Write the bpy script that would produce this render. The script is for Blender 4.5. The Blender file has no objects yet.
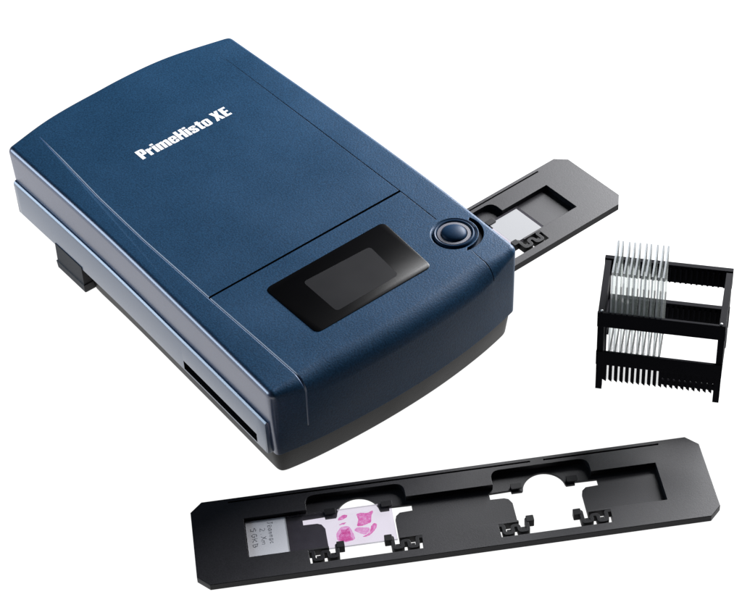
import bpy, bmesh, math, random
from mathutils import Vector, Matrix
random.seed(7)
MM = 0.001
sc = bpy.context.scene
C = sc.collection

# ------------------------------------------------------------------ materials
def new_mat(name):
    m = bpy.data.materials.new(name); m.use_nodes = True
    nt = m.node_tree
    return m, nt, nt.nodes['Principled BSDF'], nt.nodes, nt.links

def set_in(b, **kw):
    for k, v in kw.items():
        b.inputs[k.replace('_', ' ')].default_value = v

def noise(nodes, links, scale, detail=3.0, coord='Object', rough=0.55):
    tc = nodes.new('ShaderNodeTexCoord'); n = nodes.new('ShaderNodeTexNoise')
    n.inputs['Scale'].default_value = scale; n.inputs['Detail'].default_value = detail
    n.inputs['Roughness'].default_value = rough
    links.new(tc.outputs[coord], n.inputs['Vector'])
    return n

def ramp(nodes, links, src, stops):
    r = nodes.new('ShaderNodeValToRGB')
    e = r.color_ramp.elements
    while len(e) < len(stops): e.new(0.5)
    for i, (p, c) in enumerate(stops):
        e[i].position = p; e[i].color = (c[0], c[1], c[2], 1)
    links.new(src, r.inputs['Fac'])
    return r

def painted(name, base, rough=0.38, metallic=0.0, spec=0.5, grain=0.25, gscale=1100, bevel=0.0, var=0.25, ior=1.45):
    """plastic / lacquer with fine moulded grain, faint cloudiness and softened edges"""
    m, nt, b, N, L = new_mat(name)
    set_in(b, Metallic=metallic, IOR=ior)
    b.inputs['Specular IOR Level'].default_value = spec
    g = noise(N, L, gscale, 2.0)
    c = noise(N, L, 22, 4.0)
    lo = [x * (1 - var) for x in base]; hi = [min(1, x * (1 + var)) for x in base]
    mx = N.new('ShaderNodeMath'); mx.operation = 'MULTIPLY_ADD'
    mx.inputs[1].default_value = 0.75
    L.new(g.outputs['Fac'], mx.inputs[0])
    mc = N.new('ShaderNodeMath'); mc.operation = 'MULTIPLY'; mc.inputs[1].default_value = 0.25
    L.new(c.outputs['Fac'], mc.inputs[0]); L.new(mc.outputs[0], mx.inputs[2])
    r = ramp(N, L, mx.outputs[0], [(0.3, lo), (0.7, hi)])
    L.new(r.outputs['Color'], b.inputs['Base Color'])
    mr = N.new('ShaderNodeMapRange'); mr.inputs['To Min'].default_value = rough * 0.8; mr.inputs['To Max'].default_value = rough * 1.2
    L.new(c.outputs['Fac'], mr.inputs['Value']); L.new(mr.outputs[0], b.inputs['Roughness'])
    bp = N.new('ShaderNodeBump'); bp.inputs['Strength'].default_value = grain; bp.inputs['Distance'].default_value = 0.0002
    L.new(g.outputs['Fac'], bp.inputs['Height'])
    if bevel > 0:
        bv = N.new('ShaderNodeBevel'); bv.samples = 4; bv.inputs['Radius'].default_value = bevel
        L.new(bv.outputs['Normal'], bp.inputs['Normal'])
    L.new(bp.outputs['Normal'], b.inputs['Normal'])
    return m

BLUE = painted('blue_lacquer', (0.0046, 0.0196, 0.0425), rough=0.42, spec=0.12, grain=0.5, gscale=1050, metallic=0.05, var=0.38, bevel=0.0003)
TINT = (0.88, 0.87, 1.0, 1)  # lilac cast of the side reflection put into the sheen
def flank_sheen(m):
    # the moulding is textured on top and front, smoother on the left flank, where added coat and tint imitate side light
    nt = m.node_tree; N = nt.nodes; L = nt.links; b = N['Principled BSDF']
    tc = N.new('ShaderNodeTexCoord'); sx = N.new('ShaderNodeSeparateXYZ'); L.new(tc.outputs['Normal'], sx.inputs[0])
    def mr(a, b_, lo, hi):
        n = N.new('ShaderNodeMapRange'); n.interpolation_type = 'SMOOTHSTEP'
        n.inputs['From Min'].default_value = a; n.inputs['From Max'].default_value = b_
        n.inputs['To Min'].default_value = lo; n.inputs['To Max'].default_value = hi
        L.new(sx.outputs['X'], n.inputs['Value']); return n.outputs[0]
    L.new(mr(-0.15, -0.65, 0.0, 1.0), b.inputs['Coat Weight'])
    b.inputs['Specular Tint'].default_value = TINT; b.inputs['Coat Tint'].default_value = TINT
    b.inputs['Coat Roughness'].default_value = 0.22; b.inputs['Coat IOR'].default_value = 1.6
    L.new(mr(-0.15, -0.75, 0.12, 0.55), b.inputs['Specular IOR Level'])
    for n in N:
        if n.type == 'BUMP': L.new(mr(-0.1, -0.5, 0.48, 0.05), n.inputs['Strength'])
flank_sheen(BLUE)
BLUE_SIDE = painted('blue_lacquer_side_lit', (0.012, 0.038, 0.088), rough=0.3, spec=0.55, grain=0.05, gscale=1250, metallic=0.05, var=0.12, bevel=0.0007)  # lighter copy of the shell blue; side light put into colour and coat
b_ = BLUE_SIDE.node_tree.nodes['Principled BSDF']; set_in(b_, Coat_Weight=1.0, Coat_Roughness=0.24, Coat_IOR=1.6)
BLUE_SEAM = painted('blue_lacquer_shade', (0.0018, 0.006, 0.015), rough=0.5, spec=0.1, grain=0.0, var=0.1)  # shade of the right seam and button crescent put into the colour
BLUE_EDGE = painted('blue_groove_highlight', (0.012, 0.034, 0.080), rough=0.34, spec=0.6, grain=0.0, metallic=0.05, var=0.1)  # lighter blue puts a highlight into the left seam
set_in(BLUE_EDGE.node_tree.nodes['Principled BSDF'], Coat_Weight=0.5, Coat_Roughness=0.4, Coat_IOR=1.5)
BLUE_BUTTON = painted('blue_button_lacquer', (0.0035, 0.012, 0.028), rough=0.42, spec=0.05, grain=0.06, metallic=0.05, var=0.15)
BASE = painted('charcoal_base_plastic', (0.006, 0.0058, 0.0056), rough=0.45, spec=0.15, grain=0.3, bevel=0.0006)
FOOT = painted('grey_rubber', (0.03, 0.03, 0.032), rough=0.6, spec=0.2, grain=0.3, bevel=0.0006)
BLACK = painted('black_holder_plastic', (0.0115, 0.0112, 0.0130), rough=0.46, spec=0.17, grain=0.16, gscale=1600, bevel=0.0003, var=0.3)
RACK = painted('black_rack_plastic', (0.0026, 0.0026, 0.0038), rough=0.55, spec=0.015, grain=0.15, gscale=1600, bevel=0.0003, var=0.3)
CLIP = painted('black_clip_plastic', (0.004, 0.004, 0.005), rough=0.5, spec=0.1, grain=0.1, gscale=1600, bevel=0.0003, var=0.3)
DARK = painted('dark_slot_lining', (0.002, 0.002, 0.003), rough=0.6, spec=0.1, grain=0.0)
RING = painted('lilac_grey_ring', (0.034, 0.036, 0.05), rough=0.4, spec=0.5, grain=0.1, var=0.1)
GLASS = painted('black_display_glass', (0.0009, 0.0009, 0.0011), rough=0.3, spec=0.07, grain=0.0, var=0.1)
PANEL = painted('dark_grey_display', (0.0042, 0.0042, 0.005), rough=0.36, spec=0.2, grain=0.0, var=0.06)
WHITE = painted('white_print', (0.36, 0.36, 0.365), rough=0.5, grain=0.0, var=0.02)
LABEL = painted('frosted_white_label', (0.33, 0.33, 0.35), rough=0.6, spec=0.3, grain=0.2, gscale=2500, var=0.07)
LABEL_BRIGHT = painted('frosted_white_slide_end', (0.155, 0.157, 0.162), rough=0.7, spec=0.1, grain=0.15, gscale=2500, var=0.04)
SLIDE_END = painted('bright_white_slide_end', (0.95, 0.955, 0.96), rough=0.4, spec=0.6, grain=0.1, var=0.02, metallic=0.85)  # metallic white stands in for light reflected inside the glass ends
INK = painted('grey_ink', (0.075, 0.077, 0.088), rough=0.6, grain=0.0, var=0.5)
PIN = painted('pale_pin', (0.25, 0.25, 0.255), rough=0.4, grain=0.0, var=0.05)

def glass_mat(name, tint, gloss=0.12, haze=0.0, haze_col=(0.9, 0.9, 0.92)):
    m, nt, b, N, L = new_mat(name)
    N.remove(b); out = N['Material Output']
    t = N.new('ShaderNodeBsdfTransparent'); t.inputs['Color'].default_value = (*tint, 1)
    g = N.new('ShaderNodeBsdfGlossy'); g.inputs['Roughness'].default_value = 0.05
    d = N.new('ShaderNodeBsdfDiffuse'); d.inputs['Color'].default_value = (*haze_col, 1)
    n = noise(N, L, 160, 4.0)
    mr = N.new('ShaderNodeMapRange'); mr.inputs['To Min'].default_value = haze * 0.5; mr.inputs['To Max'].default_value = haze * 1.5
    L.new(n.outputs['Fac'], mr.inputs['Value'])
    m1 = N.new('ShaderNodeMixShader'); L.new(mr.outputs[0], m1.inputs[0])
    L.new(t.outputs[0], m1.inputs[1]); L.new(d.outputs[0], m1.inputs[2])
    fr = N.new('ShaderNodeFresnel'); fr.inputs['IOR'].default_value = 1.45
    fm = N.new('ShaderNodeMath'); fm.operation = 'MULTIPLY'; fm.inputs[1].default_value = gloss * 6
    L.new(fr.outputs[0], fm.inputs[0])
    m2 = N.new('ShaderNodeMixShader'); L.new(fm.outputs[0], m2.inputs[0])
    L.new(m1.outputs[0], m2.inputs[1]); L.new(g.outputs[0], m2.inputs[2])
    L.new(m2.outputs[0], out.inputs['Surface'])
    return m

SLIDE_GLASS = glass_mat('slide_glass_lilac', (0.87, 0.845, 0.90), gloss=0.03, haze=0.02, haze_col=(0.5, 0.48, 0.52))
RACK_GLASS = glass_mat('rack_slide_glass', (0.91, 0.935, 0.93), gloss=0.03, haze=0.10, haze_col=(0.45, 0.47, 0.46))
GLASS_EDGE = glass_mat('ground_glass_edge', (0.62, 0.65, 0.67), gloss=0.8, haze=0.5, haze_col=(0.40, 0.42, 0.435))
CLEAR_EDGE = glass_mat('glass_edge_bright', (0.8, 0.81, 0.83), gloss=0.1, haze=0.5, haze_col=(0.42, 0.425, 0.435))

def stain_mat(name, deep, pale, dens):
    m, nt, b, N, L = new_mat(name)
    N.remove(b); out = N['Material Output']
    n = noise(N, L, 650, 6.0, rough=0.7)
    r = ramp(N, L, n.outputs['Fac'], [(0.30, deep), (0.52, tuple((a + b) / 2 for a, b in zip(deep, pale))), (0.66, pale)])
    t = N.new('ShaderNodeBsdfTransparent'); L.new(r.outputs['Color'], t.inputs['Color'])
    d = N.new('ShaderNodeBsdfDiffuse'); hs = N.new('ShaderNodeHueSaturation'); hs.inputs['Value'].default_value = 0.45
    L.new(r.outputs['Color'], hs.inputs['Color']); L.new(hs.outputs['Color'], d.inputs['Color'])
    mx = N.new('ShaderNodeMixShader'); mx.inputs[0].default_value = dens
    L.new(t.outputs[0], mx.inputs[1]); L.new(d.outputs[0], mx.inputs[2])
    L.new(mx.outputs[0], out.inputs['Surface'])
    return m
STAIN = stain_mat('pink_tissue_stain', (0.88, 0.30, 0.64), (0.97, 0.74, 0.90), 0.15)
STAIN_PALE = stain_mat('pale_pink_tissue_stain', (0.92, 0.55, 0.80), (0.97, 0.80, 0.92), 0.1)

# white sweep: glow added so it clips to white and shows no shadows
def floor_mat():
    m, nt, b, N, L = new_mat('white_glowing_sweep')
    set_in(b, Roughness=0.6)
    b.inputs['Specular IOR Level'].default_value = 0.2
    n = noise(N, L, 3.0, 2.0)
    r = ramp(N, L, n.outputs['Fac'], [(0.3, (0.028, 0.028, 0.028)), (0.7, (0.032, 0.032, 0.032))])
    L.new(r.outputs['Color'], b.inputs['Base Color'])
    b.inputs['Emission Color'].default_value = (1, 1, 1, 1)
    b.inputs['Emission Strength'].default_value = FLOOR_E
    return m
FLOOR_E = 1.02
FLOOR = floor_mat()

# ------------------------------------------------------------------ helpers
def link(name, bm, mats, parent=None, smooth=True, angle=35):
    me = bpy.data.meshes.new(name)
    bmesh.ops.recalc_face_normals(bm, faces=bm.faces[:])
    bm.to_mesh(me); bm.free()
    o = bpy.data.objects.new(name, me); C.objects.link(o)
    for m in (mats if isinstance(mats, (list, tuple)) else [mats]): me.materials.append(m)
    if parent is not None: o.parent = parent
    if smooth:
        for p in me.polygons: p.use_smooth = True
        me.set_sharp_from_angle(angle=math.radians(angle))
    return o

def thing(name, label, cat, loc=(0, 0, 0), rz=0.0, group=None):
    o = bpy.data.objects.new(name, None); C.objects.link(o)
    o.empty_display_size = 0.01
    o.location = loc; o.rotation_euler = (0, 0, rz)
    o['label'] = label; o['category'] = cat
    if group: o['group'] = group
    return o

def bm_box(bm, x0, x1, y0, y1, z0, z1, mi=0):
    vs = [bm.verts.new((x, y, z)) for z in (z0, z1) for x, y in ((x0, y0), (x1, y0), (x1, y1), (x0, y1))]
    fs = [(0, 3, 2, 1), (4, 5, 6, 7), (0, 1, 5, 4), (1, 2, 6, 5), (2, 3, 7, 6), (3, 0, 4, 7)]
    for f in fs:
        bm.faces.new([vs[i] for i in f]).material_index = mi
    return vs

def bm_prism(bm, pts, z0, z1, mi=0):
    a = [bm.verts.new((x, y, z0)) for x, y in pts]; b = [bm.verts.new((x, y, z1)) for x, y in pts]
    n = len(pts)
    bm.faces.new(a[::-1]).material_index = mi; bm.faces.new(b).material_index = mi
    for i in range(n):
        j = (i + 1) % n
        bm.faces.new((a[i], a[j], b[j], b[i])).material_index = mi

def round_poly(pts, r, seg=5):
    out = []; n = len(pts)
    for i in range(n):
        p0, p1, p2 = Vector(pts[i - 1]), Vector(pts[i]), Vector(pts[(i + 1) % n])
        ri = r[i] if isinstance(r, (list, tuple)) else r
        if ri <= 0: out.append(tuple(p1)); continue
        a = (p0 - p1); b = (p2 - p1)
        d = min(ri, a.length * .45, b.length * .45)
        s = p1 + a.normalized() * d; e = p1 + b.normalized() * d
        for k in range(seg + 1):
            t = k / seg
            q = s * (1 - t) ** 2 + p1 * 2 * t * (1 - t) + e * t ** 2
            out.append((q.x, q.y))
    return out

def mm(pts): return [(x * MM, y * MM) for x, y in pts]

def cutter(bm, mat=None):
    o = link('cutter', bm, mat or DARK, smooth=False)
    return o

def boolean(o, cutters, transfer=False):
    for c in cutters:
        md = o.modifiers.new('b', 'BOOLEAN'); md.operation = 'DIFFERENCE'; md.object = c; md.solver = 'EXACT'
        if transfer: md.material_mode = 'TRANSFER'
    bpy.context.view_layer.update()
    dg = bpy.context.evaluated_depsgraph_get()
    me = bpy.data.meshes.new_from_object(o.evaluated_get(dg))
    old = o.data; o.modifiers.clear(); o.data = me
    nm = old.name; bpy.data.meshes.remove(old); me.name = nm
    for c in cutters:
        d = c.data; bpy.data.objects.remove(c); bpy.data.meshes.remove(d)
    for p in me.polygons: p.use_smooth = True
    me.set_sharp_from_angle(angle=math.radians(32))
    return o

def ribbon(bm, pts, w, z0, z1, mi=0, closed=False):
    """strip of constant width along a polyline, mitred"""
    P = [Vector(p) for p in pts]; n = len(P); Lf = []; Rt = []
    for i in range(n):
        d1 = (P[i] - P[i - 1]).normalized() if i > 0 else (P[1] - P[0]).normalized()
        d2 = (P[i + 1] - P[i]).normalized() if i < n - 1 else d1
        t = (d1 + d2)
        t = t.normalized() if t.length > 1e-6 else d1
        nn = Vector((-t.y, t.x)); c = max(0.45, nn.dot(Vector((-d1.y, d1.x))))
        Lf.append(P[i] + nn * (w / 2 / c)); Rt.append(P[i] - nn * (w / 2 / c))
    for i in range(n - 1):
        q = [Rt[i], Rt[i + 1], Lf[i + 1], Lf[i]]
        if i == 0:
            lo = [bm.verts.new((v.x, v.y, z0)) for v in (Rt[0], Lf[0])]; hi = [bm.verts.new((v.x, v.y, z1)) for v in (Rt[0], Lf[0])]
            bm.faces.new((lo[0], hi[0], hi[1], lo[1]))
        lo2 = [bm.verts.new((v.x, v.y, z0)) for v in (Rt[i + 1], Lf[i + 1])]; hi2 = [bm.verts.new((v.x, v.y, z1)) for v in (Rt[i + 1], Lf[i + 1])]
        bm.faces.new((lo[0], lo2[0], hi2[0], hi[0])); bm.faces.new((lo[1], hi[1], hi2[1], lo2[1]))
        bm.faces.new((hi[0], hi2[0], hi2[1], hi[1])); bm.faces.new((lo[0], lo[1], lo2[1], lo2[0]))
        lo, hi = lo2, hi2
    bm.faces.new((lo[0], lo[1], hi[1], hi[0]))

# ------------------------------------------------------------------ setting
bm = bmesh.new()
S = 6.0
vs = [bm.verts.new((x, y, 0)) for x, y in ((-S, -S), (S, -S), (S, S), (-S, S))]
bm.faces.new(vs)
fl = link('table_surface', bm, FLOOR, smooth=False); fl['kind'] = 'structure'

# ------------------------------------------------------------------ scanner
SX, SY, SYAW = -0.05348, 0.74625, 0.63032
scan = thing('slide_scanner', 'large dark blue desktop slide scanner with black display and round button on top', 'scanner', (SX, SY, 0), SYAW)
Hs, ZB = 65.5, 19.0

def lerp_tab(tab, t):
    for (a, va), (b, vb) in zip(tab, tab[1:]):
        if t <= b:
            u = (t - a) / (b - a); u = max(0, min(1, u))
            return va + (vb - va) * u
    return tab[-1][1]

def smooth_tab(tab, t):
    # Catmull-Rom through the table
    n = len(tab)
    for i in range(n - 1):
        if t <= tab[i + 1][0] or i == n - 2:
            a, va = tab[i]; b, vb = tab[i + 1]
            u = max(0, min(1, (t - a) / (b - a)))
            m0 = (vb - tab[i - 1][1]) / (b - tab[i - 1][0]) if i > 0 else (vb - va) / (b - a)
            m1 = (tab[i + 2][1] - va) / (tab[i + 2][0] - a) if i < n - 2 else (vb - va) / (b - a)
            h = b - a
            return ((2*u**3 - 3*u*u + 1) * va + (u**3 - 2*u*u + u) * h * m0 + (-2*u**3 + 3*u*u) * vb + (u**3 - u*u) * h * m1)
LEFT = [(0, -0.8), (40, 0.6), (84, 2.0), (166, 4.2), (265, 4.2)]
RIGHT = [(0, 168.2), (40, 169.4), (80, 170.0), (169, 168.8), (265, 165.8)]
FRONT = [(-1, 0.5), (25, -4.0), (55, -6.6), (84, -7.4), (113, -6.4), (143, -3.0), (170, 2.4)]
BACK = [(2, 264.5), (39, 273.2), (84, 276.2), (123, 275.2), (168, 265.5)]

def outline():
    pts = []
    for k in range(41):   # front, left to right
        x = -0.8 + 169.0 * k / 40; pts.append((x, smooth_tab(FRONT, x)))
    for k in range(1, 41):
        y = 2.4 + 263.1 * k / 40; pts.append((smooth_tab(RIGHT, y), y))
    for k in range(1, 41):
        x = 165.8 - 161.6 * k / 40; pts.append((x, smooth_tab(BACK, x)))
    for k in range(1, 40):
        y = 264.5 - 264.0 * k / 40; pts.append((smooth_tab(LEFT, y), y))
    return pts
RAW = outline()
# round the four plan corners
def rounded_plan(corner):
    out = []
    for i, p in enumerate(RAW):
        if i in corner:
            r = corner[i]; p1 = Vector(p)
            a = (Vector(RAW[i - 1]) - p1).normalized(); b = (Vector(RAW[(i + 1) % len(RAW)]) - p1).normalized()
            s, e = p1 + a * r, p1 + b * r
            for k in range(9):
                t = k / 8; q = s * (1 - t)**2 + p1 * 2*t*(1 - t) + e * t*t; out.append((q.x, q.y))
        elif not any((Vector(p) - Vector(RAW[c])).length < r + 0.5 for c, r in corner.items()):
            out.append(p)
    nr = []
    for i in range(len(out)):
        t = (Vector(out[(i + 1) % len(out)]) - Vector(out[i - 1])).normalized()
        nr.append(Vector((-t.y, t.x)))      # inward for CCW
    return out, nr
PLAN, NRM = rounded_plan({0: 4.0, 40: 4.5, 80: 3.0, 120: 3.5})
NP = len(PLAN)
BPLAN, BNRM = rounded_plan({0: 10.0, 40: 9.0, 80: 14.0, 120: 14.0})

def fillet_r(p, n):
    """front edge has a wide soft roll, the others a tight one"""
    if n.y > 0.75 and p[1] < 20:
        d = min(abs(p[0] + 1), abs(169 - p[0]))
        u = max(0, min(1, (d - 2) / 32)); u = u*u*(3 - 2*u)
        return 3.6 + 8.4 * u
    return 3.6 if p[0] < 80 else 2.6

def shell_rings():
    R = [fillet_r(p, n) for p, n in zip(PLAN, NRM)]
    for _ in range(4): R = [(R[i - 1] + 2 * R[i] + R[(i + 1) % NP]) / 4 for i in range(NP)]
    rings = []
    rings.append([(p[0] + n.x * 1.6, p[1] + n.y * 1.6, ZB) for p, n in zip(PLAN, NRM)])
    rings.append([(p[0] + n.x * 1.2, p[1] + n.y * 1.2, ZB + 0.01) for p, n in zip(PLAN, NRM)])
    rings.append([(p[0] + n.x * 0.8, p[1] + n.y * 0.8, 32.0) for p, n in zip(PLAN, NRM)])
    K = 9
    for k in range(K + 1):
        th = math.pi / 2 * k / K
        ring = []
        for p, n, r in zip(PLAN, NRM, R):
            ins = r * (1 - math.cos(th)); z = Hs - r * (1 - math.sin(th))
            ring.append((p[0] + n.x * ins, p[1] + n.y * ins, z))
        rings.append(ring)
    return rings, R
RINGS, RAD = shell_rings()
def build_shell():
    bm = bmesh.new()
    V = [[bm.verts.new((x * MM, y * MM, z * MM)) for x, y, z in r] for r in RINGS]
    for a, b in zip(V, V[1:]):
        for i in range(NP):
            j = (i + 1) % NP
            bm.faces.new((a[i], a[j], b[j], b[i]))
    bm.faces.new(V[0][::-1]); bm.faces.new(V[-1])
    return link('top_shell', bm, [BLUE, DARK], scan)
shell = build_shell()

def front_profile(x):
    """(y, z) profile of the shell at this x, going from the top down the front face"""
    best = min((i for i in range(NP) if NRM[i].y > 0.5), key=lambda i: abs(PLAN[i][0] - x))
    p, n, r = PLAN[best], NRM[best], RAD[best]
    pr = []
    for k in range(12, -1, -1):
        th = math.pi / 2 * k / 12
        pr.append((p[1] + r * (1 - math.cos(th)), Hs - r * (1 - math.sin(th))))
    pr.append((p[1] + 0.8, 32.0))
    return pr

def seam_cutter(path_top, w_out, w_in, depth, to_front_z=None, mat=None):
    """V groove: polyline on the top (x,y), optionally carried down over the front face"""
    secs = []     # (point, outward normal, across)
    for x, y in path_top:
        secs.append((Vector((x, y, Hs)), Vector((0, 0, 1))))
    if to_front_z is not None:
        x = path_top[-1][0]
        pr = front_profile(x)
        for i, (y, z) in enumerate(pr):
            if z < to_front_z: break
            a = pr[max(0, i - 1)]; b = pr[min(len(pr) - 1, i + 1)]
            t = Vector((0, b[0] - a[0], b[1] - a[1])).normalized()
            nn = Vector((0, t.z, -t.y))
            if nn.y > 0: nn = -nn
            if i == 0: nn = Vector((0, 0, 1))
            secs.append((Vector((x, y, z)), nn))
    bm = bmesh.new(); prev = None
    for i, (p, nn) in enumerate(secs):
        a = secs[max(0, i - 1)][0]; b = secs[min(len(secs) - 1, i + 1)][0]
        t = (b - a).normalized(); ac = t.cross(nn).normalized()
        o_, i_ = p + nn * 0.6, p - nn * depth
        k = 1 + 0.6 / depth * (1 - w_in / w_out)
        if i == 0: i_ = p + nn * 0.02      # the line runs out towards the rear
        q = [o_ - ac * w_out * k / 2, o_ + ac * w_out * k / 2, i_ + ac * w_in / 2, i_ - ac * w_in / 2]
        cur = [bm.verts.new(v * MM) for v in q]
        if prev is None: bm.faces.new(cur)
        else:
            for m_ in range(4): bm.faces.new((prev[m_], prev[(m_ + 1) % 4], cur[(m_ + 1) % 4], cur[m_]))
        prev = cur
    bm.faces.new(prev[::-1])
    o = cutter(bm, mat or BLUE_SEAM); o.parent = None
    o.location = (SX, SY, 0); o.rotation_euler = (0, 0, SYAW)
    return o

def place(o):
    o.location = (SX, SY, 0); o.rotation_euler = (0, 0, SYAW); return o

def cut_prism(pts, z0, z1, mat=DARK):
    bm = bmesh.new(); bm_prism(bm, mm(pts), z0 * MM, z1 * MM)
    return place(cutter(bm, mat))

cuts = []
cuts.append(seam_cutter([(24.0, 261), (22.5, 235), (19.6, 190), (18.3, 144), (18.4, 81), (18.8, 40), (19.0, 8)], 1.4, 0.4, 0.45, to_front_z=22, mat=BLUE_EDGE))
cuts.append(seam_cutter([(149.6, 262), (150.2, 170), (150.4, 80), (149.9, 49)], 0.55, 0.15, 0.35))
cuts.append(seam_cutter([(148.0, 18), (147.2, 7)], 0.55, 0.15, 0.35, to_front_z=54))
# broad dark groove in front of the lid
cuts.append(cut_prism([(18.4, 80.3), (150.6, 80.5), (150.6, 82.0), (18.4, 81.6)], Hs - 1.6, Hs + 2))
# tunnel through which the holder slides
cuts.append(cut_prism([(-6, 15.5), (176, 15.5), (176, 86), (-6, 86)], 20.3, 26.6))
# crescent channel beside the button
BX, BY = 149.6, 33.6
def arc(cx, cy, r, a0, a1, n=24): return [(cx + r * math.cos(math.radians(a0 + (a1 - a0) * k / n)), cy + r * math.sin(math.radians(a0 + (a1 - a0) * k / n))) for k in range(n + 1)]
outer = arc(BX + 0.8, BY - 0.6, 15.4, -108, 20)
inner = arc(BX, BY, 13.6, 14, -98)
cuts.append(cut_prism(outer + inner, Hs - 2.3, Hs + 2, BLUE_SEAM))
# round dish of the button
bm = bmesh.new()
prof = [(13.2, 2.0), (13.2, 0.15), (11.6, -1.2), (0.0, -1.2)]
def lathe(bm, prof, cx, cy, cz, n=72, cap=True):
    rings = []
    for r, z in prof:
        if r <= 1e-6: rings.append([bm.verts.new((cx * MM, cy * MM, (cz + z) * MM))])
        else: rings.append([bm.verts.new(((cx + r * math.cos(2*math.pi*k/n)) * MM, (cy + r * math.sin(2*math.pi*k/n)) * MM, (cz + z) * MM)) for k in range(n)])
    for a, b in zip(rings, rings[1:]):
        for k in range(n):
            k2 = (k + 1) % n
            if len(a) == 1: bm.faces.new((a[0], b[k2], b[k]))
            elif len(b) == 1: bm.faces.new((a[k], a[k2], b[0]))
            else: bm.faces.new((a[k], a[k2], b[k2], b[k]))
    if cap:
        for rg in (rings[0], rings[-1]):
            if len(rg) > 1: bm.faces.new(rg)
lathe(bm, prof, BX, BY, Hs)
cuts.append(place(cutter(bm, BLUE)))
boolean(shell, cuts, transfer=True)

# raised outer ring + lilac ring + domed button
bm = bmesh.new()
lathe(bm, [(11.55, -1.15), (11.5, 0.0), (11.2, 0.5), (10.7, 0.75), (10.1, 0.6), (9.75, 0.2), (9.6, -1.0)], BX, BY, Hs, cap=False)
bezel = link('button_bezel', bm, BLUE_BUTTON, scan)
bm = bmesh.new()
lathe(bm, [(9.62, -1.0), (9.5, -0.2), (9.2, 0.25), (7.5, 0.3), (7.2, -0.2), (7.1, -1.0)], BX, BY, Hs, cap=False)
rg = link('button_ring', bm, RING, scan)
bm = bmesh.new()
lathe(bm, [(7.0, -1.1), (6.95, 0.5), (6.6, 1.1), (5.6, 1.75), (4.0, 2.3), (2.0, 2.65), (0, 2.75)], BX, BY, Hs, cap=False)
link('button', bm, BLUE_BUTTON, scan)

# side rails (the lower band that stands proud of the shell on both flanks)
def side_rail(left):
    idx = [i for i in range(NP) if (NRM[i].x > 0.9 if left else NRM[i].x < -0.9) and 5 < PLAN[i][1] < 262]
    idx.sort(key=lambda i: PLAN[i][1])
    prof = [(1.6, ZB - 0.3), (-1.5, ZB - 0.2), (-1.9, ZB + 0.3), (-1.9, 39.3), (-1.4, 40.8), (-0.4, 41.6), (1.6, 41.8)]   # inset (neg = outward), z
    bm = bmesh.new(); rows = []
    ys = [PLAN[i][1] for i in idx]
    for q, i in enumerate(idx):
        p, n = PLAN[i], NRM[i]
        row = []
        # first / last sections taper in to round the vertical ends
        for ins, z in prof:
            row.append(bm.verts.new(((p[0] + n.x * ins) * MM, (p[1] + n.y * ins) * MM, z * MM)))
        rows.append(row)
    # rounded front end
    def endcap(row, dy):
        extra = []
        for f_, dd in ((0.75, 0.8), (0.0, 1.25)):
            r2 = []
            for v, (ins, z) in zip(row, prof):
                out = -1.9 + (1.9 - 0.0) * (1 - f_)
                ii = max(ins, out) if ins < 1.6 else 1.6
                p = v.co.copy(); n = Vector((1 if left else -1, 0, 0))
                r2.append(bm.verts.new(p + n * (ii - ins) * MM + Vector((0, dy * dd * MM, 0))))
            extra.append(r2)
        return extra
    e0 = endcap(rows[0], -1); e1 = endcap(rows[-1], 1)
    rows = [e0[1], e0[0]] + rows + [e1[0], e1[1]]
    for a, b in zip(rows, rows[1:]):
        for k in range(len(prof)):
            k2 = (k + 1) % len(prof)
            bm.faces.new((a[k], a[k2], b[k2], b[k]))
    bm.faces.new(rows[0]); bm.faces.new(rows[-1][::-1])
    o = link('side_rail', bm, [BLUE_SIDE, DARK], scan)
    c = cut_prism([(-6, 15.5), (10, 15.5), (10, 86), (-6, 86)] if left else [(160, 15.5), (176, 15.5), (176, 86), (160, 86)], 20.3, 26.6)
    boolean(o, [c], transfer=True)
    return o
side_rail(True)

# charcoal base, drawn in towards the ground
bm = bmesh.new()
def ring_at(ins_s, ins_f, z):
    out = []
    for p, n in zip(BPLAN, BNRM):
        ins = ins_s + (ins_f - ins_s) * max(0, n.y)**2
        ins += 9 * max(0, min(1, (p[1] - 190) / 60)) * (1 if z < ZB - 3 else 0.15)
        out.append(bm.verts.new(((p[0] + n.x * ins) * MM, (p[1] + n.y * ins) * MM, z * MM)))
    return out
rr = [ring_at(1.7, 2.0, ZB - 0.1), ring_at(1.8, 2.2, ZB - 1.4), ring_at(3.9, 5.0, 2.2), ring_at(4.3, 5.5, 1.0), ring_at(5.2, 6.4, 0.4)]
NB = len(BPLAN)
for a, b in zip(rr, rr[1:]):
    for i in range(NB): bm.faces.new((a[i], b[i], b[(i + 1) % NB], a[(i + 1) % NB]))
bm.faces.new(rr[0]); bm.faces.new(rr[-1][::-1])
link('base', bm, BASE, scan)
for xs in ((1.2, 28), (166.5, 140)):
    bm = bmesh.new()
    s = 1 if xs[0] < xs[1] else -1
    def fr(i1, z): return [bm.verts.new((x * MM, y * MM, z * MM)) for x, y in ((xs[0] + s * i1, 192 + i1), (xs[1], 192 + i1), (xs[1], 222 - i1), (xs[0] + s * i1, 222 - i1))]
    L_ = [fr(0.8, ZB + 2), fr(0.6, 8), fr(0, 7.6), fr(0.3, 2.2), fr(2.2, 0)]
    for a, b in zip(L_, L_[1:]):
        for k in range(4): bm.faces.new((a[k], a[(k + 1) % 4], b[(k + 1) % 4], b[k]))
    bm.faces.new(L_[0]); bm.faces.new(L_[-1][::-1])
    link('foot', bm, FOOT, scan)

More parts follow.
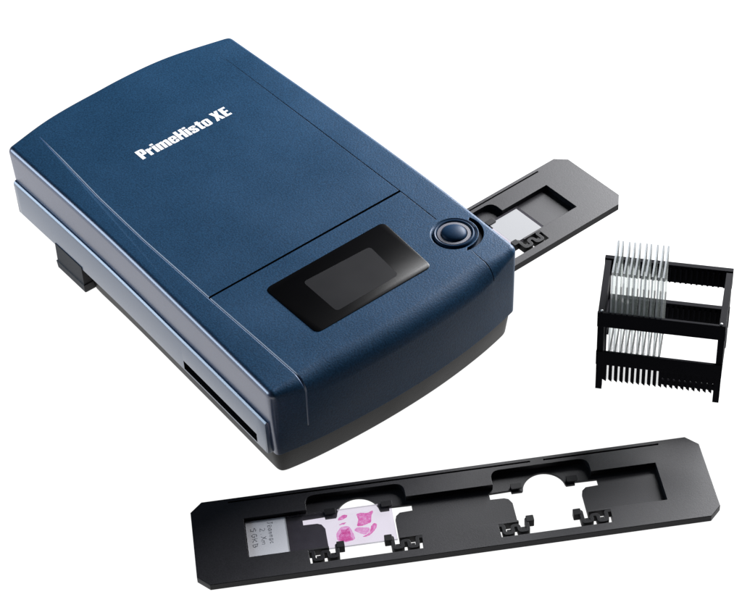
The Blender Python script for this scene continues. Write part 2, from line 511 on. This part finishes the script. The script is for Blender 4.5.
# display
def inset_poly(pts, d):
    n = len(pts); out = []
    for i in range(n):
        p0, p1, p2 = Vector(pts[i - 1]), Vector(pts[i]), Vector(pts[(i + 1) % n])
        t = (p2 - p0).normalized(); out.append((p1.x - t.y * d, p1.y + t.x * d))
    return out
quad = round_poly([(45.2, 21.0), (123.4, 20.9), (126.6, 66.7), (44.9, 66.6)], 4.2, 7)
bm = bmesh.new()
lv = [(quad, 0.02), (quad, 0.22), (inset_poly(quad, 0.25), 0.34)]
rr = [[bm.verts.new((x * MM, y * MM, (Hs + z) * MM)) for x, y in q] for q, z in lv]
for a, b in zip(rr, rr[1:]):
    for k in range(len(quad)): bm.faces.new((a[k], a[(k + 1) % len(quad)], b[(k + 1) % len(quad)], b[k]))
bm.faces.new(rr[-1]); bm.faces.new(rr[0][::-1])
dg = link('display', bm, GLASS, scan)
q2 = round_poly([(63.2, 27.2), (105.6, 27.6), (108.2, 55.5), (63.6, 57.2)], 2.6, 6)
bm = bmesh.new(); bm_prism(bm, mm(q2), (Hs + 0.30) * MM, (Hs + 0.37) * MM)
link('screen', bm, PANEL, dg)

# printed name: heavy condensed capitals and lower case
def rrect(x0, y0, x1, y1, r): return round_poly([(x0, y0), (x1, y0), (x1, y1), (x0, y1)], r, 5)
def rp(pts, r): return round_poly(pts, r, 4)
GLYPH = {
 'P': (.50, [rp([(0, 0), (.22, 0), (.22, .36), (.50, .36), (.50, 1), (0, 1)], [0, 0, 0, .17, .17, 0]), rrect(.22, .53, .29, .84, .04)]),
 'r': (.37, [rp([(0, 0), (.21, 0), (.21, .50), (.37, .54), (.37, .76), (.21, .66), (.21, .74), (0, .74)], [0, 0, .05, 0, 0, .05, 0, 0])]),
 'i': (.21, [[(0, 0), (.21, 0), (.21, .74), (0, .74)], [(0, .83), (.21, .83), (.21, 1.0), (0, 1.0)]]),
 'm': (.77, [rp([(0, 0), (.21, 0), (.21, .58), (.28, .58), (.28, 0), (.49, 0), (.49, .58), (.56, .58), (.56, 0), (.77, 0), (.77, .75), (.56, .75), (.47, .67), (.44, .75), (.28, .75), (.20, .68), (.20, .74), (0, .74)],
       [0, 0, .03, .03, 0, 0, .03, .03, 0, 0, .13, .06, 0, .06, .06, 0, 0, 0])]),
 'e': (.47, [rp([(.47, .34), (.19, .34), (.19, .12), (.28, .12), (.28, .27), (.47, .27), (.47, -.01), (0, -.01), (0, .75), (.47, .75)], [0, 0, .04, .04, 0, 0, .15, .15, .15, .15]), rrect(.19, .45, .28, .62, .04)]),
 'H': (.55, [[(0, 0), (.21, 0), (.21, .42), (.34, .42), (.34, 0), (.55, 0), (.55, 1), (.34, 1), (.34, .61), (.21, .61), (.21, 1), (0, 1)]]),
 's': (.45, [rp([(.44, .50), (.26, .50), (.26, .63), (.185, .63), (.19, .51), (.38, .40), (.45, .30), (.45, -.01), (0, -.01), (0, .24), (.185, .24), (.185, .11), (.265, .11), (.26, .23), (.06, .36), (0, .46), (0, .75), (.44, .75)],
       [0, 0, .03, .03, .03, .05, .05, .15, .15, 0, 0, .03, .03, .03, .05, .05, .15, .15])]),
 't': (.35, [rp([(.07, 0), (.35, 0), (.35, .15), (.28, .15), (.28, .60), (.35, .60), (.35, .74), (.28, .74), (.28, .92), (.07, .92), (.07, .74), (0, .74), (0, .60), (.07, .60)], [.1, 0, 0, .02] + [0] * 10)]),
 'o': (.47, [rrect(0, -.01, .47, .75, .15), rrect(.19, .12, .28, .62, .05)]),
 'X': (.58, [[(0, 0), (.21, 0), (.28, .30), (.36, 0), (.58, 0), (.43, .52), (.56, 1), (.35, 1), (.29, .74), (.22, 1), (.01, 1), (.15, .52)]]),
 'E': (.43, [[(0, 0), (.43, 0), (.43, .18), (.22, .18), (.22, .42), (.41, .42), (.41, .59), (.22, .59), (.22, .82), (.43, .82), (.43, 1), (0, 1)]]),
}
def lettering(text, parent, x0, y0, width, cap, z, mat, name='lettering'):
    cu = bpy.data.curves.new('txt', 'CURVE'); cu.dimensions = '2D'; cu.fill_mode = 'BOTH'
    pen = 0.0; con = []
    for chx in text:
        if chx == ' ': pen += .20; continue
        wd, cs = GLYPH[chx]
        for c in cs: con.append([(x + pen, y) for x, y in c])
        pen += wd + .05
    sx = width / (pen - .05)
    for c in con:
        sp = cu.splines.new('POLY'); sp.points.add(len(c) - 1); sp.use_cyclic_u = True
        for q, (x, y) in zip(sp.points, c): q.co = ((x0 + x * sx) * MM, (y0 + y * cap) * MM, 0, 1)
    to = bpy.data.objects.new('txt', cu); C.objects.link(to)
    bpy.context.view_layer.update()
    me = bpy.data.meshes.new_from_object(to.evaluated_get(bpy.context.evaluated_depsgraph_get()))
    bpy.data.objects.remove(to); bpy.data.curves.remove(cu)
    for v in me.vertices: v.co.z = z * MM
    me.materials.clear(); me.materials.append(mat); me.name = name
    o = bpy.data.objects.new(name, me); C.objects.link(o); o.parent = parent
    return o
lettering('PrimeHisto XE', scan, 57.5, 201.6, 63.6, 8.9, Hs + 0.06, WHITE)

# ------------------------------------------------------------------ holders
HL, HW, HT, CC = 270.0, 56.0, 4.7, 6.2
FL_, TH_ = 1.3, 1.3           # floor heights of channel and thumb recess
HOLE_X = (57.3, 155.4)

def octagon(d=0.0):
    return [(CC, d), (HL - CC, d), (HL - d, CC), (HL - d, HW - CC), (HL - CC, HW - d), (CC, HW - d), (d, HW - CC), (d, CC)]

def build_holder(root):
    bm = bmesh.new()
    ch = 0.18
    rr = [[bm.verts.new((x * MM, y * MM, z * MM)) for x, y in q] for q, z in ((octagon(0.6), 0.0), (octagon(0), 0.7), (octagon(0), HT - ch), (octagon(ch), HT))]
    for a, b in zip(rr, rr[1:]):
        for k in range(8): bm.faces.new((a[k], a[(k + 1) % 8], b[(k + 1) % 8], b[k]))
    bm.faces.new(rr[0][::-1]); bm.faces.new(rr[-1])
    o = link('tray', bm, BLACK, None)
    def cp(pts, z0, z1):
        b = bmesh.new(); bm_prism(b, mm(pts), z0 * MM, z1 * MM); return cutter(b, BLACK)
    cs = [cp(round_poly([(27, 14.7), (244.4, 14.7), (244.4, 40.9), (27, 40.9)], 0.4, 2), FL_, 9)]
    for hx in HOLE_X:
        # finger recess behind the opening
        cs.append(cp(round_poly([(hx + 2.4, 37.9), (hx + 54.6, 37.9), (hx + 54.6, 50.6), (hx + 2.4, 50.6)], [0, 0, 6, 6], 8), TH_, 9))
        # opening
        a = arc(hx + 29.0, 36.4, 11.2, 6, 174, 22)
        pts = [(hx - 0.2, 33.8), (hx + 7, 33.6), (hx + 9.2, 32.6), (hx + 10.8, 29.5), (hx + 11.0, 13.6), (hx + 0.2, 13.6), (hx + 0.6, 4.9),
               (hx + 58.4, 4.9), (hx + 58.8, 13.6), (hx + 47.2, 13.6), (hx + 47.3, 29.0), (hx + 48.0, 31.5), (hx + 50.2, 33.5), (hx + 57, 33.8), (hx + 57, 38.0),
               (hx + 45.4, 38.3), (hx + 45.2, 36.6), (hx + 40.6, 36.6)] + a + [(hx + 17.2, 36.6), (hx + 11.6, 36.6), (hx + 11.4, 38.3), (hx - 0.2, 38.0)]
        cs.append(cp(pts, -3, 9))
    # narrow slots along the back edge
    cs.append(cp([(20, 52.9), (180, 52.9), (180, 53.9), (20, 53.9)], 2.2, 9))
    cs.append(cp([(187, 52.9), (249, 52.9), (249, 53.9), (187, 53.9)], 2.2, 9))
    boolean(o, cs)
    o.parent = root
    # spring clips: serpentine arms with a square head, mirrored in pairs
    for hx in HOLE_X:
        for s in (0, 1):
            X = (lambda x: hx + x) if s == 0 else (lambda x: hx + 58.6 - x)
            b = bmesh.new()
            path = round_poly([(0.0, 12.9), (2.6, 12.9), (2.6, 7.0), (7.0, 7.0), (7.0, 11.6), (10.4, 11.6), (10.4, 7.6), (15.0, 7.6), (15.0, 14.9), (16.2, 15.1)], 1.5, 4)[5:-5]
            path = [(X(x), y) for x, y in [(-1.0, 12.9)] + path + [(16.6, 14.9)]]
            if s: pass
            ribbon(b, mm(path), 1.9 * MM, 0.4 * MM, (HT - 0.05) * MM)
            hd = [(X(15.0), 13.0), (X(19.0), 13.0), (X(19.0), 16.9), (X(15.0), 16.9)]
            if s: hd = hd[::-1]
            bm_prism(b, mm(round_poly(hd, 0.5, 3)), 0.4 * MM, (HT + 0.12) * MM)
            # webs filling the two U bends
            w1 = [(X(4.0), 7.6), (X(6.0), 7.6), (X(6.0), 9.6), (X(4.0), 9.6)]
            w2 = [(X(11.4), 8.0), (X(14.2), 8.0), (X(14.2), 10.2), (X(11.4), 10.2)]
            for w in (w1, w2):
                bm_prism(b, mm(w[::-1] if s else w), 0.4 * MM, (HT - 0.4) * MM)
            link('spring_clip', b, CLIP, root)
            # small hold-down tab over the back edge of the slide
            b = bmesh.new()
            x0, x1 = sorted((X(11.6), X(17.4)))
            bm_prism(b, mm(round_poly([(x0, 37.4), (x1, 37.4), (x1, 41.2), (x0, 41.2)], [.8, .8, 0, 0], 3)), 2.55 * MM, 3.15 * MM)
            bm_box(b, (x0 + .2) * MM, (x1 - .2) * MM, 40.65 * MM, 41.15 * MM, 1.0 * MM, 2.6 * MM)
            link('hold_down_tab', b, CLIP, root)

HX, HY, HYAW = -0.09614, 0.67552, 0.09417
hold1 = thing('slide_holder', 'long black slide holder tray lying flat on the white table in front', 'slide holder', (HX, HY, 0), HYAW, 'black slide holder trays')
build_holder(hold1)
# second tray, pushed into the scanner
off = Matrix.Rotation(SYAW, 3, 'Z') @ Vector((0.2722 - HL * MM, 0.0242, 0.0213))
hold2 = hold1.copy(); C.objects.link(hold2)
hold2.location = Vector((SX, SY, 0)) + off; hold2.rotation_euler = (0, 0, SYAW)
hold2['label'] = 'black slide holder tray sticking out of the right side of the blue scanner'
for ch in list(hold1.children):
    c = ch.copy(); C.objects.link(c); c.parent = hold2

# ------------------------------------------------------------------ slide with the stained tissue
sl = thing('microscope_slide', 'glass slide with pink stained tissue and grey handwritten label in the front tray', 'slide',
           Vector((HX, HY, 0)) + Matrix.Rotation(HYAW, 3, 'Z') @ Vector((27.3 * MM, 15.2 * MM, (FL_ + 0.06) * MM)), HYAW)
def slide_glass(name, root, L=76.4, W=25.2, T=1.1, mats=(SLIDE_GLASS, CLEAR_EDGE)):
    b = bmesh.new()
    vs = bm_box(b, 0, L * MM, 0, W * MM, 0, T * MM)
    for f in b.faces:
        f.material_index = 0 if abs(f.normal.z) > 0.5 or f.calc_center_median().z in (0, T * MM) else 1
    b.normal_update()
    for f in b.faces: f.material_index = 0 if abs(f.normal.z) > 0.5 else 1
    return link(name, b, list(mats), root, smooth=False)
slide_glass('glass', sl)
b = bmesh.new(); bm_prism(b, mm([(0.15, 0.2), (20.8, 0.2), (20.8, 25.0), (0.15, 25.0)]), 1.13 * MM, 1.2 * MM)
lab = link('label_patch', b, LABEL, sl, smooth=False)
# bright cut edges of the label end
b = bmesh.new()
ribbon(b, mm([(20.9, 25.0), (20.9, 0.2), (0.3, 0.2)]), 0.55 * MM, 1.21 * MM, 1.25 * MM)
link('label_edge', b, LABEL_BRIGHT, sl, smooth=False)
# handwriting: pen strokes, letters 1x1, written across the slide (reading away from the back edge)
GL = {'J': [[(.2, 1), (.8, 1)], [(.55, 1), (.55, .2), (.35, 0), (.1, .15)]],
      'e': [[(.1, .35), (.7, .4), (.6, .65), (.25, .65), (.1, .35), (.3, .02), (.75, .1)]],
      'a': [[(.7, .6), (.3, .65), (.1, .3), (.3, .02), (.65, .3), (.7, .6), (.75, .02)]],
      'n': [[(.1, .65), (.15, 0)], [(.15, .45), (.45, .65), (.7, .45), (.72, 0)]],
      'c': [[(.7, .55), (.35, .65), (.1, .3), (.35, 0), (.72, .12)]],
      '2': [[(.1, .8), (.4, 1), (.7, .75), (.1, 0), (.8, .05)]],
      '.': [[(.3, 0), (.42, .05)]],
      'X': [[(.1, 1), (.7, 0)], [(.7, 1), (.1, 0)]],
      'm': [[(.05, .65), (.08, 0)], [(.1, .5), (.3, .65), (.42, .45), (.42, 0)], [(.44, .5), (.65, .65), (.8, .45), (.82, 0)]],
      'S': [[(.7, .9), (.35, 1), (.1, .75), (.65, .35), (.5, .02), (.1, .12)]],
      'G': [[(.72, .85), (.35, 1), (.08, .5), (.35, 0), (.75, .2), (.72, .48), (.45, .48)]],
      'K': [[(.12, 1), (.12, 0)], [(.7, 1), (.15, .5), (.75, 0)]],
      'B': [[(.12, 0), (.12, 1), (.6, .92), (.6, .6), (.15, .52), (.7, .4), (.65, .05), (.12, 0)]]}
b = bmesh.new()
def write(txt, bx, y_start, size, adv):
    y = y_start
    for chx in txt:
        for st in GL.get(chx, []):
            j = lambda: random.uniform(-.11, .11)
            pts = [(bx + (v + j()) * size, y - (u + j()) * adv * .95) for u, v in st]
            ribbon(b, mm(pts), random.uniform(.22, .36) * MM, 1.215 * MM, 1.24 * MM)
        y -= adv
write('Jeannac', 11.6, 23.0, 2.5, 2.2)
write('2.Xm', 7.4, 19.2, 2.6, 2.8)
write('SGKB', 2.6, 20.0, 2.8, 3.5)
link('handwriting', b, INK, sl, smooth=False)
# tissue
def blob(pts, r, mat, z):
    b = bmesh.new()
    P = round_poly(pts, r, 6)
    Q = []
    for a, c in zip(P, P[1:] + P[:1]):
        m = max(1, int((Vector(c) - Vector(a)).length / 0.3))
        for k in range(m): Q.append((a[0] + (c[0] - a[0]) * k / m, a[1] + (c[1] - a[1]) * k / m))
    P = [(x + random.uniform(-.1, .1), y + random.uniform(-.1, .1)) for x, y in Q]
    bm_prism(b, mm(P), z * MM, (z + 0.03) * MM)
    return link('tissue_section', b, mat, sl, smooth=False)
TISSUE = True
for pts, r, mt, z in (
    ([(47.6, 17.6), (48.3, 19.2), (50.9, 21.0), (53.2, 20.5), (52.7, 18.9), (49.7, 17.5)], 1.2, STAIN, 1.13),
    ([(47.7, 14.3), (49.4, 15.5), (52.1, 15.6), (50.9, 14.4)], .6, STAIN, 1.13),
    ([(46.5, 4.7), (47.1, 7.3), (48.3, 8.9), (48.6, 11.2), (51.0, 10.6), (52.7, 11.9), (53.2, 8.0), (52.9, 5.6), (54.5, 3.3), (51.0, 2.9), (47.9, 3.5)][::-1], .9, STAIN, 1.13),
    ([(57.6, 20.3), (59.7, 20.8), (63.8, 20.0), (66.6, 21.5), (66.4, 19.6), (65.3, 17.9), (64.7, 13.4), (61.7, 12.3), (59.0, 11.7), (56.9, 12.1), (58.3, 16.4)][::-1], .9, STAIN, 1.13),
    ([(58.7, 4.6), (61.3, 5.5), (63.4, 7.9), (64.1, 10.8), (65.9, 12.7), (67.4, 12.0), (67.1, 9.7), (65.1, 6.9), (62.8, 4.9), (60.0, 4.1)], 1.0, STAIN, 1.13),
    ([(55.0, 9.6), (57.0, 11.4), (60.8, 10.4), (63.2, 10.2), (63.2, 7.9), (60.4, 5.4), (57.4, 7.4)][::-1], 1.4, STAIN_PALE, 1.115),
    ([(46.0, 3.6), (45.6, 8.5), (48.6, 13.0), (53.0, 13.0), (54.6, 8.0), (55.2, 3.4), (50.0, 2.2)][::-1], 1.6, STAIN_PALE, 1.115)):
    blob(pts, r, mt, z)

# slide in the inserted tray: only its frosted end shows
o2 = hold2.location + Matrix.Rotation(SYAW, 3, 'Z') @ Vector(((HL - 126.0) * MM, 14.9 * MM, (FL_ + 0.06) * MM))
sl2 = thing('microscope_slide', 'white frosted slide end in the tray sticking out of the scanner', 'slide', o2, SYAW)
slide_glass('glass', sl2)
b = bmesh.new(); bm_prism(b, mm([(53.4, 1.5), (74.6, 1.5), (74.6, 23.6), (53.4, 23.6)]), 1.13 * MM, 1.2 * MM)
link('label_patch', b, LABEL_BRIGHT, sl2, smooth=False)
b = bmesh.new(); ribbon(b, mm([(51.0, 0.6), (51.0, 24.6)]), 0.35 * MM, 1.13 * MM, 1.16 * MM)
link('label_edge', b, LABEL, sl2, smooth=False)

# ------------------------------------------------------------------ slide rack
RX, RY, RYAW = 0.1193, 0.80079, -0.25746
rack = thing('slide_rack', 'black plastic slide rack with open rails standing at the right', 'slide rack', (RX, RY, 0), RYAW)
RW, RD = 67.0, 47.0
def yz_panel(bm, outer, holes, x0, x1):
    """plate in the y-z plane: outer polygon built from strips is simplest, here as a set of boxes"""
    pass
def rbox(bm, x0, x1, y0, y1, z0, z1): bm_box(bm, x0 * MM, x1 * MM, y0 * MM, y1 * MM, z0 * MM, z1 * MM)
# side frames: one closed outline with a window, cut by boolean
for xs in ((0.0, 3.4), (RW - 3.4, RW)):
    b = bmesh.new()
    outl = [(0, 0), (4.2, 0), (5.2, 14.5), (RD - 5.2, 14.5), (RD - 4.2, 0), (RD, 0), (RD, 52.5), (RD - 3.5, 55.6), (3.0, 57.2), (0, 57.2)]
    A = [b.verts.new((xs[0] * MM, y * MM, z * MM)) for y, z in outl]; B_ = [b.verts.new((xs[1] * MM, y * MM, z * MM)) for y, z in outl]
    n = len(outl)
    if xs[0] < 5:
        for v in b.verts: v.co.x -= 2.0 * MM * (v.co.y / (RD * MM))
    b.faces.new(A); b.faces.new(B_[::-1])
    for i in range(n): b.faces.new((A[i], B_[i], B_[(i + 1) % n], A[(i + 1) % n]))
    o = link('side_frame', b, RACK, None, smooth=False)
    cb = bmesh.new(); bm_box(cb, (xs[0] - 2) * MM, (xs[1] + 2) * MM, 5.0 * MM, (RD - 5.0) * MM, 28.4 * MM, 43.0 * MM)
    boolean(o, [cutter(cb, RACK)])
    o.parent = rack
E0 = 0.25
# front rails (a hair proud of the side frames so no faces coincide)
def rail(y0, y1, z0, z1, xl=-0.2):
    b = bmesh.new(); rbox(b, xl, RW + 0.2, y0, y1, z0, z1)
    o = link('rail', b, RACK, rack, smooth=False)
    return o
rail(-0.6, 0.7, 47.5, 57.6)
rail(-0.6, 0.7, 19.3, 28.9)
rail(RD - 2.2, RD + 0.5, 43.4, 55.7, -2.2)
rail(RD - 2.2, RD + 0.5, 13.8, 27.2, -2.2)
# dividing ribs on the rear rails
NS, P0, PITCH = 20, 5.2, 2.93
for z0, z1 in ((42.6, 55.4), (14.2, 26.6)):
    b = bmesh.new()
    for i in range(NS + 1):
        x = P0 + PITCH * (i - 0.5) + 0.5
        rbox(b, x - 0.5, x + 0.5, RD - 3.8, RD - 2.3, z0 + 1.8, z1 - 0.9)
    link('divider_comb', b, RACK, rack, smooth=False)
# slotted lower comb under the front rail: teeth with slanted lower ends
b = bmesh.new()
rbox(b, 3.3, RW - 3.3, -0.2, 1.4, 20.2, 19.4)
SLOT_X = [6.3 + 3.0 * i for i in range(NS)]
edges = [3.3] + [v for x in SLOT_X for v in (x - 0.62, x + 0.62)] + [RW - 3.3]
for i in range(0, len(edges), 2):
    x0, x1 = edges[i], edges[i + 1]
    if i == 20: pass
    if x1 - x0 < 0.3: continue
    zl = 8.2
    pts = [(x0, zl), (x1, zl - 1.6), (x1, 19.9), (x0, 19.9)]
    A = [b.verts.new((x * MM, -0.3 * MM, z * MM)) for x, z in pts]; B_ = [b.verts.new((x * MM, 1.5 * MM, z * MM)) for x, z in pts]
    b.faces.new(A); b.faces.new(B_[::-1])
    for k in range(4): b.faces.new((A[k], B_[k], B_[(k + 1) % 4], A[(k + 1) % 4]))
for x in SLOT_X[10:]:      # the empty places are closed lower down, leaving a small slanted notch
    for pts in ([(x - 0.66, 9.3), (x + 0.66, 8.7), (x + 0.66, 11.6), (x - 0.66, 12.8)], [(x - 0.66, 14.4), (x + 0.66, 13.4), (x + 0.66, 20.0), (x - 0.66, 20.0)]):
        A = [b.verts.new((u * MM, -0.1 * MM, z * MM)) for u, z in pts]; B_ = [b.verts.new((u * MM, 1.3 * MM, z * MM)) for u, z in pts]
        b.faces.new(A); b.faces.new(B_[::-1])
        for k in range(4): b.faces.new((A[k], B_[k], B_[(k + 1) % 4], A[(k + 1) % 4]))
link('slotted_comb', b, RACK, rack, smooth=False)
# sloping floor the slides rest on, slotted so that the table glints through the empty places
b = bmesh.new()
def quadbox(bm, x0, x1, pr):
    A = [bm.verts.new((x0 * MM, y * MM, z * MM)) for y, z in pr]; B2 = [bm.verts.new((x1 * MM, y * MM, z * MM)) for y, z in pr]
    bm.faces.new(A); bm.faces.new(B2[::-1]); n = len(pr)
    for k in range(n): bm.faces.new((A[k], B2[k], B2[(k + 1) % n], A[(k + 1) % n]))
quadbox(b, 3.3, RW - 3.3, [(1.6, 9.6), (4.2, 9.6), (4.2, 8.2), (1.6, 8.2)])
for i in range(NS):
    x = SLOT_X[i]
    quadbox(b, x - 2.3, x + 0.5 - 1.0, [(4.3, 9.5), (8.2, 9.5), (8.2, 8.2), (4.3, 8.2)])
quadbox(b, 3.3, RW - 3.3, [(8.3, 9.6), (13.0, 9.6), (13.0, 8.2), (8.3, 8.2)])
link('rack_floor', b, RACK, rack, smooth=False)
# inner posts and pins
for x in (4.6,):
    b = bmesh.new(); rbox(b, x - 0.35, x + 0.35, 0.2, 1.4, 28.8, 48.1); link('inner_post', b, RACK, rack, smooth=False)
for x in (2.0, RW - 2.2):
    b = bmesh.new()
    lathe(b, [(0.75, 57.5), (0.75, 58.1), (0.45, 58.4), (0, 58.45)], x, 0.9, 0, n=16, cap=False)
    link('pin', b, PIN, rack)

# ten slides standing in the left half, leaning back
tops = [127, 150, 185, 212, 237, 273, 295, 330, 360, 385]
bots = [85, 113, 142, 170, 197, 227, 255, 285, 313, 342]
ordn = ['leftmost', 'second from the left', 'third from the left', 'fourth from the left', 'fifth from the left', 'sixth from the left',
        'seventh from the left', 'eighth from the left', 'ninth from the left', 'rightmost']
RR = Matrix.Rotation(RYAW, 4, 'Z')
gm = None
LEAN = 0.0; YAW_S = math.radians(0.3)
for i in range(10):
    xt = 5.6 + (tops[i] - 127) * 0.1074; xb = SLOT_X[i]
    if gm is None:
        b = bmesh.new()
        bm_box(b, -0.5 * MM, 0.5 * MM, 0, 25.4 * MM, 13 * MM, 76.2 * MM)
        bm_box(b, -0.53 * MM, 0.53 * MM, -0.03 * MM, 25.4 * MM, -2.4 * MM, 12.97 * MM)
        b.normal_update()
        for f in b.faces: f.material_index = (0 if abs(f.normal.x) > 0.5 else 1) if f.calc_center_median().z > 13 * MM else 2
        o = link('microscope_slide', b, [RACK_GLASS, GLASS_EDGE, SLIDE_END], None, smooth=False)
        gm = o
    else:
        o = gm.copy(); C.objects.link(o)
    lean_x = math.radians(0.4) + math.atan2((tops[i] - 127) * 0.1074 - (bots[i] - 85) * 0.1109, 84.0)
    loc = Vector((RX, RY, 0)) + (RR @ Vector((xb * MM, 0.35 * MM, 10.2 * MM)))
    M = Matrix.Translation(loc) @ RR @ Matrix.Rotation(YAW_S, 4, 'Z') @ Matrix.Rotation(lean_x, 4, 'Y')
    o.matrix_world = M
    o['label'] = ('%s of the ten clear glass slides standing in the black rack' % ordn[i])
    o['category'] = 'slide'; o['group'] = 'clear glass slides standing in the rack'

# ------------------------------------------------------------------ camera
F, PITCHC, ROLL, CAMH = 2.09972, 0.75175, -0.06429, 0.82641
cam_d = bpy.data.cameras.new('camera'); cam = bpy.data.objects.new('camera', cam_d); C.objects.link(cam)
d = Vector((0, math.cos(PITCHC), -math.sin(PITCHC))); r = Vector((1, 0, 0)); u = r.cross(d)
r2 = r * math.cos(ROLL) + u * math.sin(ROLL); u2 = -r * math.sin(ROLL) + u * math.cos(ROLL)
M = Matrix((r2, u2, -d)).transposed().to_4x4(); M.translation = (0, 0, CAMH)
cam.matrix_world = M
cam_d.sensor_width = 36; cam_d.sensor_fit = 'HORIZONTAL'; cam_d.lens = F * 1000 / 742 * 36
cam_d.clip_start = 0.02; cam_d.clip_end = 50
sc.camera = cam

# ------------------------------------------------------------------ light
w = bpy.data.worlds.new('World'); sc.world = w; w.use_nodes = True
bg = w.node_tree.nodes['Background']; bg.inputs['Color'].default_value = (0.93, 0.95, 1.0, 1); bg.inputs['Strength'].default_value = 0.05

def softbox(name, loc, target, sx, sy, power, col):
    l = bpy.data.lights.new(name, 'AREA'); l.shape = 'RECTANGLE'; l.size = sx; l.size_y = sy; l.energy = power; l.color = col
    o = bpy.data.objects.new(name, l); C.objects.link(o)
    o.location = loc
    o.rotation_euler = (Vector(target) - Vector(loc)).to_track_quat('-Z', 'Y').to_euler()
    return o
softbox('softbox_back', (0.64, 1.58, 0.48), (0.05, 0.85, 0.0), 0.7, 0.55, 95, (0.98, 0.985, 1.0))
softbox('softbox_side', (-1.35, 1.0, 0.50), (-0.05, 0.85, 0.04), 0.8, 0.6, 15, (0.66, 0.82, 1.0))

sc.view_settings.view_transform = 'Standard'; sc.view_settings.look = 'None'
sc.view_settings.exposure = 0; sc.view_settings.gamma = 1
sc.render.engine = 'CYCLES'
sc.cycles.max_bounces = 10; sc.cycles.transparent_max_bounces = 64
